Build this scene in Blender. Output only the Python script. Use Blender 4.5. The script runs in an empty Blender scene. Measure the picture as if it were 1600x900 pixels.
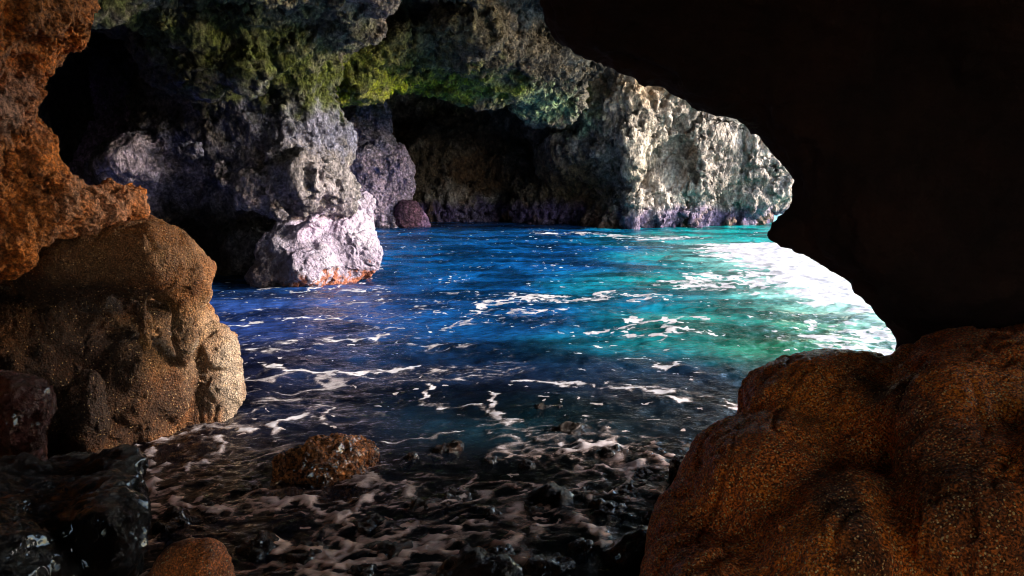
import bpy, math, random
import numpy as np
from mathutils import Vector

# ------------------------------------------------------------------ camera, light, exposure
scene = bpy.context.scene
F, CX, CY, HORIZON, CAMH = 1200.0, 800.0, 450.0, 270.0, 1.8
PITCH = math.atan((CY - HORIZON) / F)
cam = bpy.data.cameras.new('camera')
cam.sensor_width = 36.0
cam.lens = 27.0
cam.clip_start = 0.05
cam.clip_end = 3000
cam_o = bpy.data.objects.new('camera', cam)
scene.collection.objects.link(cam_o)
cam_o.location = (0, 0, CAMH)
cam_o.rotation_euler = (math.pi / 2 - PITCH, 0, 0)
scene.camera = cam_o

SUN = Vector((0.95, -0.13, 0.33)).normalized()        # direction towards the sun
sun_el = math.asin(SUN.z)
sun_az = math.atan2(SUN.x, SUN.y)
world = bpy.data.worlds.new('World')
scene.world = world
world.use_nodes = True
wn = world.node_tree
bg = wn.nodes['Background']
sky = wn.nodes.new('ShaderNodeTexSky')
sky.sky_type = 'NISHITA'
sky.sun_disc = False
sky.sun_elevation = sun_el
sky.sun_rotation = sun_az
wn.links.new(sky.outputs[0], bg.inputs[0])
bg.inputs[1].default_value = 0.15
sl = bpy.data.lights.new('sun', 'SUN')
sl.energy = 1.5
sl.angle = math.radians(10)
sl.color = (1.0, 0.95, 0.88)
so = bpy.data.objects.new('sun', sl)
scene.collection.objects.link(so)
so.rotation_euler = (-SUN).to_track_quat('-Z', 'Y').to_euler()
so.location = (30, -10, 12)

scene.view_settings.view_transform = 'Standard'
scene.view_settings.look = 'None'
scene.view_settings.exposure = 2.45
scene.view_settings.gamma = 1.0
scene.cycles.use_denoising = True
scene.cycles.pixel_filter_type = 'BLACKMAN_HARRIS'
scene.cycles.filter_width = 1.05
scene.cycles.max_bounces = 6
scene.cycles.diffuse_bounces = 4
scene.cycles.glossy_bounces = 3
scene.cycles.transparent_max_bounces = 6
scene.cycles.sample_clamp_indirect = 6.0
scene.cycles.caustics_reflective = False
scene.cycles.caustics_refractive = False

# ------------------------------------------------------------------ helpers
sp, cp = math.sin(PITCH), math.cos(PITCH)


def ray(px, py):
    a = (np.asarray(px, float) - CX) / F
    b = (CY - np.asarray(py, float)) / F
    return np.stack([a, cp + b * sp, -sp + b * cp], -1)


def at(px, py, Y):
    d = ray(px, py)
    return np.array([0, 0, CAMH]) + d * (np.asarray(Y, float) / d[..., 1])[..., None]


def on_water(px, py):
    d = ray(px, py)
    return np.array([0, 0, CAMH]) + d * (-CAMH / d[..., 2])[..., None]


def _hash(ix, iy, iz, seed):
    h = (ix * 374761393 + iy * 668265263 + iz * 2147483647 + seed * 974634777) & 0xFFFFFFFF
    h = ((h ^ (h >> 13)) * 1274126177) & 0xFFFFFFFF
    h = ((h ^ (h >> 16)) * 2246822519) & 0xFFFFFFFF
    return (h ^ (h >> 15)) & 0xFFFFFFFF


_G = np.array([(1, 1, 0), (-1, 1, 0), (1, -1, 0), (-1, -1, 0), (1, 0, 1), (-1, 0, 1), (1, 0, -1), (-1, 0, -1),
               (0, 1, 1), (0, -1, 1), (0, 1, -1), (0, -1, -1), (1, 1, 0), (-1, 1, 0), (0, -1, 1), (0, -1, -1)], float)


def perlin(p, seed=0):
    i = np.floor(p).astype(np.int64)
    f = p - i
    u = f * f * f * (f * (f * 6 - 15) + 10)
    out = 0
    for dx in (0, 1):
        wx = u[:, 0] if dx else 1 - u[:, 0]
        for dy in (0, 1):
            wy = u[:, 1] if dy else 1 - u[:, 1]
            for dz in (0, 1):
                wz = u[:, 2] if dz else 1 - u[:, 2]
                g = _G[_hash(i[:, 0] + dx, i[:, 1] + dy, i[:, 2] + dz, seed) & 15]
                out = out + wx * wy * wz * (g[:, 0] * (f[:, 0] - dx) + g[:, 1] * (f[:, 1] - dy) + g[:, 2] * (f[:, 2] - dz))
    return out


def fbm(p, octs=4, seed=0, gain=0.5):
    o, a, s = 0, 1.0, 1.0
    for k in range(octs):
        o = o + a * perlin(p * s + 17.3 * k, seed + k)
        a *= gain
        s *= 2.03
    return o


def ridged(p, octs=4, seed=0, gain=0.5):
    o, a, s = 0, 1.0, 1.0
    for k in range(octs):
        o = o + a * (1 - 2.2 * np.abs(perlin(p * s + 11.1 * k, seed + k)))
        a *= gain
        s *= 2.07
    return o / 1.9


def worley(p, seed=0):
    i = np.floor(p).astype(np.int64)
    f = p - i
    best = np.full(len(p), 9.0)
    for dx in (-1, 0, 1):
        for dy in (-1, 0, 1):
            for dz in (-1, 0, 1):
                h = _hash(i[:, 0] + dx, i[:, 1] + dy, i[:, 2] + dz, seed)
                ox = (h & 1023) / 1023.0
                oy = ((h >> 10) & 1023) / 1023.0
                oz = ((h >> 20) & 1023) / 1023.0
                d = (dx + ox - f[:, 0]) ** 2 + (dy + oy - f[:, 1]) ** 2 + (dz + oz - f[:, 2]) ** 2
                best = np.minimum(best, d)
    return np.sqrt(best)


def smooth01(x, a, b):
    t = np.clip((x - a) / (b - a), 0, 1)
    return t * t * (3 - 2 * t)


_ico = {}


def ico(sub):
    if sub not in _ico:
        import bmesh
        bm = bmesh.new()
        bmesh.ops.create_icosphere(bm, subdivisions=sub, radius=1.0)
        bm.verts.ensure_lookup_table()
        v = np.array([q.co[:] for q in bm.verts])
        f = np.array([[q.index for q in t.verts] for t in bm.faces])
        bm.free()
        _ico[sub] = (v, f)
    return _ico[sub]


def poly_dist(pts, poly):
    """signed distance (px), positive inside"""
    poly = np.asarray(poly, float)
    n = len(poly)
    d = np.full(len(pts), 1e18)
    inside = np.zeros(len(pts), bool)
    for k in range(n):
        a, b = poly[k], poly[(k + 1) % n]
        ab = b - a
        t = np.clip(((pts - a) @ ab) / (ab @ ab + 1e-12), 0, 1)
        q = a + t[:, None] * ab
        d = np.minimum(d, ((pts - q) ** 2).sum(1))
        c = ((a[1] > pts[:, 1]) != (b[1] > pts[:, 1]))
        with np.errstate(divide='ignore', invalid='ignore'):
            xi = (b[0] - a[0]) * (pts[:, 1] - a[1]) / (b[1] - a[1]) + a[0]
        inside ^= c & (pts[:, 0] < xi)
    d = np.sqrt(d)
    return np.where(inside, d, -d)


def lump(poly, depths, R, deep=1.4, dens=1.0):
    """A rounded solid standing at its own distance: overlapping ellipsoids that fill an outline.
    depths: (px, py, Y) of the front surface; R: roundness in metres; deep: depth ratio of the ellipsoids."""
    poly = np.asarray(poly, float)
    dp = np.asarray(depths, float)
    Ym = dp[:, 2].mean()
    Rp = R * F / Ym
    lo, hi = poly.min(0), poly.max(0)
    cs, rs = [], []
    step = Rp * 0.5
    gs = dens
    for lev in range(5):
        gx, gy = np.meshgrid(np.arange(lo[0], hi[0] + step, step * gs), np.arange(lo[1], hi[1] + step, step * gs))
        g = np.stack([gx.ravel(), gy.ravel()], 1)
        g += (np.random.RandomState(lev).rand(*g.shape) - 0.5) * step * 0.5
        d = poly_dist(g, poly)
        m = d > step * (1.1 if lev < 4 else 0.8)
        if lev > 0:
            m &= d < step * 3.4
        cs.append(g[m])
        rs.append(np.minimum(d[m], Rp))
        step *= 0.5
        if step < 1.5:
            break
    c = np.concatenate(cs)
    r = np.concatenate(rs)
    w = 1.0 / (((c[:, None, :] - dp[None, :, :2]) ** 2).sum(2) + 120.0) ** 1.5
    Y = (w * dp[None, :, 2]).sum(1) / w.sum(1)
    rw = r * Y / F
    # the front surface recedes where the outline closes in
    bulge = R - rw
    ctr = at(c[:, 0], c[:, 1], Y + R * deep * 0.9 + 0.0 * bulge)
    rw = r * (Y + R * deep * 0.9) / F
    d = ray(c[:, 0], c[:, 1])
    d = d / np.linalg.norm(d, axis=1)[:, None]
    return ctr, rw, deep, d


def blob_mesh(name, parts, voxel, smooth_it, pre=2.5):
    V, T = [], []
    base = 0
    for ctr, rw, deep, dr in parts:
        for lvl_mask, sub in ((rw > voxel * 5, 3), (rw <= voxel * 5, 2)):
            if not lvl_mask.any():
                continue
            v, f = ico(sub)
            cc, ss, dd = ctr[lvl_mask], rw[lvl_mask], dr[lvl_mask]
            al = np.einsum('vk,nk->nv', v, dd)[:, :, None] * dd[:, None, :] * (deep - 1)
            vv = ((v[None] + al) * ss[:, None, None] + cc[:, None, :]).reshape(-1, 3)
            ff = (f[None] + (np.arange(len(cc)) * len(v))[:, None, None]).reshape(-1, 3) + base
            base += len(vv)
            V.append(vv)
            T.append(ff)
    me = mesh_from(name, np.concatenate(V), np.concatenate(T))
    o = bpy.data.objects.new(name, me)
    scene.collection.objects.link(o)
    m = o.modifiers.new('r', 'REMESH')
    m.mode = 'VOXEL'
    m.voxel_size = voxel * pre
    if smooth_it:
        s = o.modifiers.new('s', 'SMOOTH')
        s.factor = 0.6
        s.iterations = smooth_it
    m = o.modifiers.new('r2', 'REMESH')
    m.mode = 'VOXEL'
    m.voxel_size = voxel
    s = o.modifiers.new('s2', 'SMOOTH')
    s.factor = 0.6
    s.iterations = 3
    dg = bpy.context.evaluated_depsgraph_get()
    ev = o.evaluated_get(dg)
    m2 = bpy.data.meshes.new_from_object(ev)
    bpy.data.objects.remove(o)
    bpy.data.meshes.remove(me)
    return m2


def mesh_from(name, V, faces):
    me = bpy.data.meshes.new(name)
    V = np.ascontiguousarray(V, np.float32)
    k = faces.shape[1]
    me.vertices.add(len(V))
    me.vertices.foreach_set('co', V.ravel())
    me.loops.add(faces.size)
    me.loops.foreach_set('vertex_index', np.ascontiguousarray(faces, np.int32).ravel())
    me.polygons.add(len(faces))
    me.polygons.foreach_set('loop_start', np.arange(0, faces.size, k, dtype=np.int32))
    me.polygons.foreach_set('use_smooth', np.ones(len(faces), bool))
    me.update(calc_edges=True)
    return me


def coords(me):
    a = np.empty(len(me.vertices) * 3, np.float32)
    me.vertices.foreach_get('co', a)
    return a.reshape(-1, 3).astype(float)


def normals(me):
    a = np.empty(len(me.vertices) * 3, np.float32)
    me.vertex_normals.foreach_get('vector', a)
    return a.reshape(-1, 3).astype(float)


def set_coords(me, c):
    me.vertices.foreach_set('co', np.ascontiguousarray(c, np.float32).ravel())
    me.update()


def set_attr(me, name, rgb):
    a = me.color_attributes.new(name, 'FLOAT_COLOR', 'POINT')
    d = np.ones((len(rgb), 4), np.float32)
    d[:, :3] = rgb
    a.data.foreach_set('color', d.ravel())


def displace(me, layers):
    """layers: (fn(p)->height, amplitude); normals are refreshed between layers"""
    for fn, amp in layers:
        p = coords(me)
        n = normals(me)
        set_coords(me, p + n * (fn(p) * amp)[:, None])


def paint(p, base, alt, patches, seed=3, scale=1.0):
    """base colour per vertex: two tones of stone, then stains, painted shade and light (px,py,Y,radius,colour,strength)"""
    k = smooth01(fbm(p * scale, 4, seed), -0.25, 0.3)[:, None]
    col = np.array(base)[None] * (1 - k) + np.array(alt)[None] * k
    for (px, py, Y, r, c, s) in patches:
        q = at(px, py, Y)
        if not isinstance(r, tuple):
            r = (r, r * 1.5, r)
        d = np.sqrt((((p - q) / np.array(r)) ** 2).sum(1))
        d = d + 0.55 * fbm(p * 3.1 / max(r[0], .3) ** 0.5, 4, seed + 9)
        br = 0.45 + 0.65 * smooth01(fbm(p * 4.5 / max(r[0], .5) ** 0.5, 3, seed + 19), -0.25, 0.15) if c[1] > c[0] * 1.15 else 1.0
        w = (s * np.minimum(br, 1.0) * (1 - smooth01(d, 0.35, 1.2)))[:, None]
        col = col * (1 - w) + np.array(c)[None] * w
    return col


# ------------------------------------------------------------------ materials
def nodes(name):
    m = bpy.data.materials.new(name)
    m.use_nodes = True
    nt = m.node_tree
    return m, nt, nt.nodes['Principled BSDF']


def N(nt, t, **kw):
    n = nt.nodes.new(t)
    for k, v in kw.items():
        if k in n.inputs.keys() if hasattr(n.inputs, 'keys') else False:
            n.inputs[k].default_value = v
        else:
            setattr(n, k, v)
    return n


def rock_mat(name, grain=30.0, bump=0.6, bdist=0.02, rough=0.75, vary=0.5, wet=0.0, specks=None, streak=1.0, spec=0.4, fleck=None):
    m, nt, bs = nodes(name)
    L = nt.links.new
    tc = N(nt, 'ShaderNodeTexCoord')
    mp = N(nt, 'ShaderNodeMapping')
    mp.inputs['Scale'].default_value = (1, 1, streak)
    L(tc.outputs['Object'], mp.inputs[0])
    at_ = N(nt, 'ShaderNodeVertexColor')
    at_.layer_name = 'stone'
    n1 = N(nt, 'ShaderNodeTexNoise', Scale=grain * 0.35, Detail=8.0, Roughness=0.7)
    L(mp.outputs[0], n1.inputs['Vector'])
    r1 = N(nt, 'ShaderNodeMapRange')
    r1.inputs[1].default_value, r1.inputs[2].default_value = 0.3, 0.7
    r1.inputs[3].default_value, r1.inputs[4].default_value = 1 - vary, 1 + vary
    L(n1.outputs[0], r1.inputs[0])
    mul = N(nt, 'ShaderNodeVectorMath', operation='SCALE')
    L(at_.outputs[0], mul.inputs[0])
    L(r1.outputs[0], mul.inputs['Scale'])
    col = mul.outputs[0]
    if fleck:
        nfk = N(nt, 'ShaderNodeTexNoise', Scale=fleck[0], Detail=3.0, Roughness=0.6)
        L(tc.outputs['Object'], nfk.inputs['Vector'])
        rf = N(nt, 'ShaderNodeMapRange')
        rf.inputs[1].default_value, rf.inputs[2].default_value = 0.42, 0.62
        rf.inputs[3].default_value, rf.inputs[4].default_value = fleck[1], fleck[2]
        L(nfk.outputs[0], rf.inputs[0])
        m2 = N(nt, 'ShaderNodeVectorMath', operation='SCALE')
        L(col, m2.inputs[0])
        L(rf.outputs[0], m2.inputs['Scale'])
        col = m2.outputs[0]
    if specks:
        sc, thr, scol = specks
        vo = N(nt, 'ShaderNodeTexVoronoi', Scale=sc)
        L(tc.outputs['Object'], vo.inputs['Vector'])
        sep = N(nt, 'ShaderNodeSeparateColor')
        L(vo.outputs['Color'], sep.inputs[0])
        g1 = N(nt, 'ShaderNodeMath', operation='GREATER_THAN')
        g1.inputs[1].default_value = thr
        L(sep.outputs[0], g1.inputs[0])
        g2 = N(nt, 'ShaderNodeMath', operation='LESS_THAN')
        g2.inputs[1].default_value = 0.36
        L(vo.outputs['Distance'], g2.inputs[0])
        g3 = N(nt, 'ShaderNodeMath', operation='MULTIPLY')
        L(g1.outputs[0], g3.inputs[0])
        L(g2.outputs[0], g3.inputs[1])
        mx = N(nt, 'ShaderNodeMix', data_type='RGBA')
        L(g3.outputs[0], mx.inputs[0])
        L(col, mx.inputs[6])
        mx.inputs[7].default_value = (*scol, 1)
        col = mx.outputs[2]
    L(col, bs.inputs['Base Color'])
    n2 = N(nt, 'ShaderNodeTexNoise', Scale=grain, Detail=10.0, Roughness=0.65)
    L(mp.outputs[0], n2.inputs['Vector'])
    v2 = N(nt, 'ShaderNodeTexVoronoi', Scale=grain * 0.9)
    L(mp.outputs[0], v2.inputs['Vector'])
    add = N(nt, 'ShaderNodeMath', operation='MULTIPLY_ADD')
    add.inputs[1].default_value = 0.5
    L(v2.outputs['Distance'], add.inputs[0])
    L(n2.outputs[0], add.inputs[2])
    b = N(nt, 'ShaderNodeBump', Strength=bump, Distance=bdist)
    L(add.outputs[0], b.inputs['Height'])
    L(b.outputs[0], bs.inputs['Normal'])
    bs.inputs['Roughness'].default_value = rough
    bs.inputs['Specular IOR Level'].default_value = spec
    if wet > 0:
        rr = N(nt, 'ShaderNodeMapRange')
        rr.inputs[1].default_value, rr.inputs[2].default_value = 0.35, 0.65
        rr.inputs[3].default_value, rr.inputs[4].default_value = max(0.08, rough - wet), rough
        L(n1.outputs[0], rr.inputs[0])
        L(rr.outputs[0], bs.inputs['Roughness'])
        bs.inputs['Specular IOR Level'].default_value = 0.35
    return m


def finish(me, name, mat, label=None, cat=None, kind=None, group=None):
    c = coords(me)
    org = np.array([(c[:, 0].min() + c[:, 0].max()) / 2, (c[:, 1].min() + c[:, 1].max()) / 2, c[:, 2].min()])
    set_coords(me, c - org)
    me.name = name
    me.materials.clear()
    me.materials.append(mat)
    me.polygons.foreach_set('use_smooth', np.ones(len(me.polygons), bool))
    o = bpy.data.objects.new(name, me)
    o.location = org
    scene.collection.objects.link(o)
    if label:
        o['label'] = label
    if cat:
        o['category'] = cat
    if kind:
        o['kind'] = kind
    if group:
        o['group'] = group
    return o


def crag(s1, a1, s2, a2, s3=None, a3=0, pit=None, apit=0, stretch=(1, 1, 1), seed=0, knob=False):
    """big swells, ridges, then pits with sharp crests between them (or knobs) at two sizes, then roughness"""
    st = np.array(stretch)

    def pits(p, s):
        q = p / s * st
        q = q + 0.45 * np.stack([perlin(q * 0.9, seed + 7), perlin(q * 0.9, seed + 8), perlin(q * 0.9, seed + 9)], 1)
        d = np.minimum(worley(q, seed + 40), 1.0) - 0.5
        k = smooth01(perlin(p / s * 0.35, seed + 11), -0.35, 0.25)
        return d * (0.35 + 0.65 * k)
    L = [(lambda p: fbm(p / s1 * st, 3, seed), a1),
         (lambda p: ridged(p / s2 * st + 0.35 * perlin(p / s2 * 0.7, seed + 5)[:, None], 4, seed + 20) - 0.5, a2)]
    if pit:
        sg = -1 if knob else 1
        L.append((lambda p: pits(p, pit), sg * apit))
        L.append((lambda p: pits(p + 5.0, pit * 0.45), sg * apit * 0.5))
    if s3:
        L.append((lambda p: fbm(p / s3, 3, seed + 60, 0.6), a3))
    return L


def cliff(s1, a1, flute, aflute, fine, afine, pit, apit, seed=0, zs=0.3, joint=0):
    """broad swells, vertical flutes, sharp fine roughness, scattered small pits, a few joints"""
    def flutes(p):
        q = p / flute * np.array([1, 1, zs])
        q = q + 0.5 * np.stack([perlin(p / flute * 0.8, seed + 3), perlin(p / flute * 0.8, seed + 4), 0 * p[:, 0]], 1)
        return ridged(q, 3, seed + 20, 0.55) - 0.5

    def fines(p):
        q = p / fine * np.array([1, 1, 0.6])
        q = q + 0.3 * perlin(q * 0.6, seed + 6)[:, None]
        k = 0.45 + 0.9 * smooth01(fbm(p / fine * 0.22, 2, seed + 31), -0.3, 0.3)
        return (0.6 * ridged(q, 4, seed + 60, 0.62) - 0.4 + 0.6 * fbm(q * 1.7, 3, seed + 66, 0.65)) * k

    def pitsf(p):
        q = p / pit * np.array([1, 1, 0.65]) + 0.5 * np.stack([perlin(p / pit, seed + 7), perlin(p / pit, seed + 8), perlin(p / pit, seed + 9)], 1)
        d = np.minimum(worley(q, seed + 40), 0.45) / 0.45 - 1
        return d * smooth01(perlin(p / pit * 0.3, seed + 11), -0.1, 0.3)

    def joints(p):
        q = p / s1 * 1.6 + 0.25 * fbm(p / s1 * 2.5, 3, seed + 14)[:, None]
        return -smooth01(1 - np.abs(perlin(q * np.array([1, 1, 0.45]), seed + 15)) * 16, 0.0, 1.0) - 0.6 * smooth01(1 - np.abs(perlin(q * np.array([0.7, 0.7, 1.6]) + 5, seed + 16)) * 18, 0, 1)
    L = [(lambda p: fbm(p / s1, 3, seed), a1), (flutes, aflute)]
    if joint:
        L.append((joints, joint))
    return L + [(pitsf, apit), (fines, afine)]


# ------------------------------------------------------------------ colours of the stone
GREY = (0.26, 0.235, 0.23)
GREY2 = (0.42, 0.385, 0.375)
MAUVE = (0.42, 0.34, 0.44)
BLUEISH = (0.20, 0.23, 0.38)
MOSS = (0.13, 0.17, 0.015)
MOSS2 = (0.22, 0.27, 0.02)
BROWN = (0.18, 0.10, 0.06)
DARK = (0.035, 0.02, 0.015)
ORANGE = (0.50, 0.17, 0.04)
RUST = (0.42, 0.12, 0.02)
PURPLE = (0.22, 0.10, 0.40)

# ------------------------------------------------------------------ cave: far wall
M_wall = rock_mat('pitted_limestone', grain=14, bump=1.0, bdist=0.12, rough=0.85, vary=0.45, streak=0.5, fleck=(9, 0.6, 1.3))
parts = [
    # recess behind the arch
    lump([(540, 60), (900, 60), (960, 380), (760, 380), (540, 380)],
         [(560, 120, 31), (700, 150, 31.5), (850, 200, 30.5), (700, 340, 28.3), (900, 340, 27), (600, 340, 28.3)], 1.6, 1.6),
    # sunlit wall
    lump([(820, -40), (1120, -40), (1290, 100), (1330, 260), (1246, 283), (1252, 300), (1238, 320), (1205, 345), (1195, 380), (900, 380), (850, 260)],
         [(850, 60, 25), (880, 180, 26.5), (900, 340, 27.3), (960, 120, 25), (985, 200, 24.0), (985, 340, 25.0), (1070, 200, 25.2),
          (1070, 345, 26.0), (1150, 250, 26.2), (1180, 345, 26.8), (1240, 280, 27.6), (1040, 250, 25.4), (1125, 200, 26.2)], 0.9, 1.7),
    # buttresses on it
    lump([(955, 100), (1010, 90), (1012, 200), (1002, 300), (1005, 372), (955, 372), (975, 290), (962, 220)],
         [(980, 130, 23.9), (990, 250, 23.6), (980, 350, 24.7)], 0.5, 1.5),
    lump([(1060, 110), (1100, 150), (1112, 260), (1100, 372), (1062, 372), (1075, 250)],
         [(1080, 160, 24.9), (1092, 250, 24.8), (1080, 350, 25.4)], 0.5, 1.5),
    lump([(1150, 170), (1190, 180), (1215, 230), (1248, 275), (1246, 300), (1205, 335), (1165, 372), (1150, 372), (1140, 280)],
         [(1180, 220, 25.8), (1200, 270, 25.8), (1170, 350, 26.3)], 0.6, 1.5),
]
me = blob_mesh('cave_wall', parts, 0.055, 6, 2.5)
displace(me, cliff(2.4, 0.7, 0.75, 0.34, 0.30, 0.17, 0.28, 0.14, seed=2, zs=0.18, joint=0.18))
p = coords(me)
col = paint(p, (0.32, 0.27, 0.24), (0.56, 0.48, 0.43), [
    (860, 150, 25.5, (1.9, 4, 0.9), MOSS2, 0.75), (900, 190, 26, (1.0, 3, 0.7), (0.30, 0.48, 0.28), 0.8), (930, 100, 25, (1.0, 3, 1.0), (0.33, 0.23, 0.14), 0.6),
    (1010, 130, 25, (1.6, 4, 0.8), (0.42, 0.28, 0.15), 0.6), (1000, 240, 24.5, (1.0, 3, 1.4), (0.42, 0.36, 0.27), 0.4),
    (700, 240, 30, (5.5, 5, 3.5), (0.07, 0.042, 0.02), 0.92), (850, 280, 27, (2.4, 4, 2.0), (0.07, 0.045, 0.026), 0.85), (900, 290, 27, (1.5, 4, 1.3), (0.14, 0.09, 0.04), 0.85),  # recess and its right flank painted dark for their shade
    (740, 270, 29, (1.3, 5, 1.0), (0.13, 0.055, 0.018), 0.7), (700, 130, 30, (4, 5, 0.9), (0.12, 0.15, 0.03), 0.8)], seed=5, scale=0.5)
z = p[:, 2] + 0.35 * fbm(p * 1.2, 3, 77)
band = (1 - smooth01(z, 0.35, 0.95))[:, None]
t = smooth01(fbm(p * 0.9, 3, 88), -0.2, 0.2)[:, None]
col = col * (1 - band * 0.75) + band * 0.75 * (np.array((0.11, 0.07, 0.22)) * t + np.array((0.17, 0.08, 0.06)) * (1 - t))
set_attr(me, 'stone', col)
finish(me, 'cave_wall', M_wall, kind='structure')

# ------------------------------------------------------------------ cave: left wall and pillar
M_pillar = rock_mat('pillar_stone', grain=20, bump=1.0, bdist=0.09, rough=0.85, vary=0.45, streak=0.7, fleck=(16, 0.55, 1.35))
parts = [
    lump([(90, -140), (560, -140), (640, -60), (600, 40), (520, 90), (512, 155), (530, 185), (542, 215), (545, 260), (556, 290), (548, 320),
          (500, 322), (440, 345), (395, 350), (330, 350), (230, 345), (130, 270), (160, 235), (215, 215), (240, 150), (215, 60), (90, 30)],
         [(150, -100, 8.5), (400, -100, 8.5), (580, -60, 10), (300, 30, 11), (450, 30, 11.5), (500, 110, 14), (400, 150, 13), (300, 180, 13.5),
          (440, 200, 13), (530, 230, 14.2), (480, 290, 13.0), (410, 270, 13.2), (350, 290, 13.6), (200, 260, 14.0), (250, 330, 14.8), (540, 290, 13.6),
          (280, 235, 13.6), (230, 20, 12)], 0.75, 1.6),
    # shoulder rocks hanging over the dark hollow
    lump([(420, 225), (470, 232), (530, 262), (556, 300), (545, 330), (495, 330), (450, 318), (425, 280)], [(480, 270, 12.0), (530, 300, 12.3)], 0.40, 1.3),
    lump([(330, 258), (345, 248), (360, 256), (364, 290), (352, 306), (338, 296)], [(345, 280, 12.2)], 0.16, 1.3),
    lump([(362, 262), (385, 248), (404, 258), (422, 290), (436, 320), (446, 340), (410, 344), (380, 338), (362, 320), (370, 295)], [(390, 280, 12.1), (420, 320, 12.1)], 0.2, 1.3),
    lump([(398, 262), (412, 270), (440, 320), (450, 342), (430, 343), (405, 300)], [(420, 310, 12.0)], 0.09, 1.3),
    lump([(275, 225), (300, 212), (323, 222), (322, 246), (300, 258), (278, 250)], [(300, 235, 12.6)], 0.2, 1.2),
    lump([(140, 250), (170, 222), (230, 215), (262, 240), (268, 300), (262, 345), (225, 350), (190, 330), (150, 290)], [(200, 270, 12.8), (240, 300, 13.1)], 0.4, 1.3),
    # stalactite bosses on the roof
    lump([(225, -60), (280, -60), (276, 30), (258, 62), (240, 55), (228, 20)], [(255, 0, 10.0)], 0.25, 1.2),
    lump([(300, 60), (345, 50), (352, 120), (330, 140), (306, 120)], [(325, 90, 11.4)], 0.25, 1.2),
    lump([(130, -40), (190, -40), (192, 35), (172, 50), (140, 20)], [(160, 0, 9.2)], 0.25, 1.2),
    lump([(355, 40), (410, 30), (420, 110), (385, 150), (360, 120)], [(385, 80, 11.2)], 0.3, 1.2),
    # wall behind the hollow
    lump([(40, 40), (260, 60), (470, 300), (470, 470), (260, 470), (40, 400)], [(100, 100, 18), (130, 260, 17.5), (300, 340, 15.8), (430, 450, 12.6), (340, 450, 12.4), (250, 445, 12.5), (340, 400, 14.2), (200, 400, 14)], 0.9, 1.4),
    lump([(60, 236), (110, 225), (160, 240), (170, 300), (80, 300)], [(110, 260, 16.6)], 0.5, 1.2),
]
me = blob_mesh('cave_wall', parts, 0.032, 3, 2)
displace(me, cliff(1.2, 0.30, 0.55, 0.16, 0.17, 0.075, 0.15, 0.09, seed=12, zs=0.4, joint=0.12))
p = coords(me)
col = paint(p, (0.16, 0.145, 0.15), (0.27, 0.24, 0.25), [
    (200, 60, 13, (3.0, 5, 2.0), (0.05, 0.045, 0.04), 0.85), (150, 240, 14.5, (1.0, 4, 0.9), (0.10, 0.09, 0.10), 0.6),  # upper left darkened in the colour where the wall falls into shade
    (480, 190, 13.5, (1.6, 3, 0.7), (0.26, 0.28, 0.46), 0.7), (480, 130, 13.5, (1.4, 3, 0.7), MOSS, 0.8), (440, 100, 12.5, (1.4, 3, 0.6), MOSS, 0.75),
    (370, 80, 12, (1.4, 3, 0.9), (0.09, 0.12, 0.03), 0.8), (340, 30, 11, (1.5, 3, 0.5), (0.10, 0.14, 0.03), 0.7), (240, 20, 11, (0.5, 3, 0.6), (0.12, 0.17, 0.08), 0.8),
    (170, 20, 10, (0.6, 3, 0.6), (0.07, 0.12, 0.03), 0.8), (200, 110, 15, (1.2, 4, 1.3), (0.06, 0.06, 0.04), 0.8),
    (500, 20, 11, (0.8, 3, 0.6), (0.25, 0.30, 0.16), 0.7), (120, 230, 17, (2.2, 4, 1.8), (0.50, 0.34, 0.60), 0.95),  # unlit back wall painted pale to lift it out of the dark
    (250, 230, 13.5, (1.2, 3, 0.5), (0.26, 0.27, 0.46), 0.7), (400, 300, 13, (2.0, 3, 0.6), MAUVE, 0.5),
    (200, 280, 13, (0.9, 3, 0.75), (0.52, 0.44, 0.58), 0.9), (370, 290, 12.3, (1.0, 2, 0.5), (0.38, 0.33, 0.38), 0.7), (500, 270, 13, (1.0, 3, 0.5), (0.36, 0.32, 0.34), 0.7), (350, 380, 14.5, (2.0, 3, 1.0), (0.035, 0.02, 0.015), 0.97), (330, 440, 15, (2.0, 3, 0.8), (0.03, 0.018, 0.014), 0.97)], seed=15, scale=0.9)  # shelf painted lighter against the gloom; hollow's shade painted near black
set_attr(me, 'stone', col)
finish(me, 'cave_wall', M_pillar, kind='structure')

# ------------------------------------------------------------------ cave: roof between pillar and far wall
M_roof = rock_mat('roof_stone', grain=15, bump=1.0, bdist=0.10, rough=0.85, vary=0.45, fleck=(12, 0.5, 1.4))
parts = [
    lump([(430, -160), (960, -160), (980, 60), (930, 110), (900, 175), (850, 190), (790, 158), (720, 150), (640, 145), (590, 150), (555, 157), (515, 158), (470, 100), (470, 0)],
         [(500, -100, 10.5), (700, -120, 11), (900, -100, 14), (520, 140, 17), (600, 145, 18.5), (560, 90, 15), (700, 148, 20), (660, 105, 19.5), (620, 60, 15), (700, 110, 20.0), (720, 40, 15),
          (800, 150, 22), (800, 80, 18.5), (860, 60, 20), (850, 170, 23.5), (900, 110, 22)], 0.7, 1.5),
]
me = blob_mesh('cave_ceiling', parts, 0.04, 6, 2.5)
displace(me, cliff(1.6, 0.5, 0.7, 0.22, 0.22, 0.12, 0.22, 0.15, seed=32, zs=0.7, joint=0.15))
p = coords(me)
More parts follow.
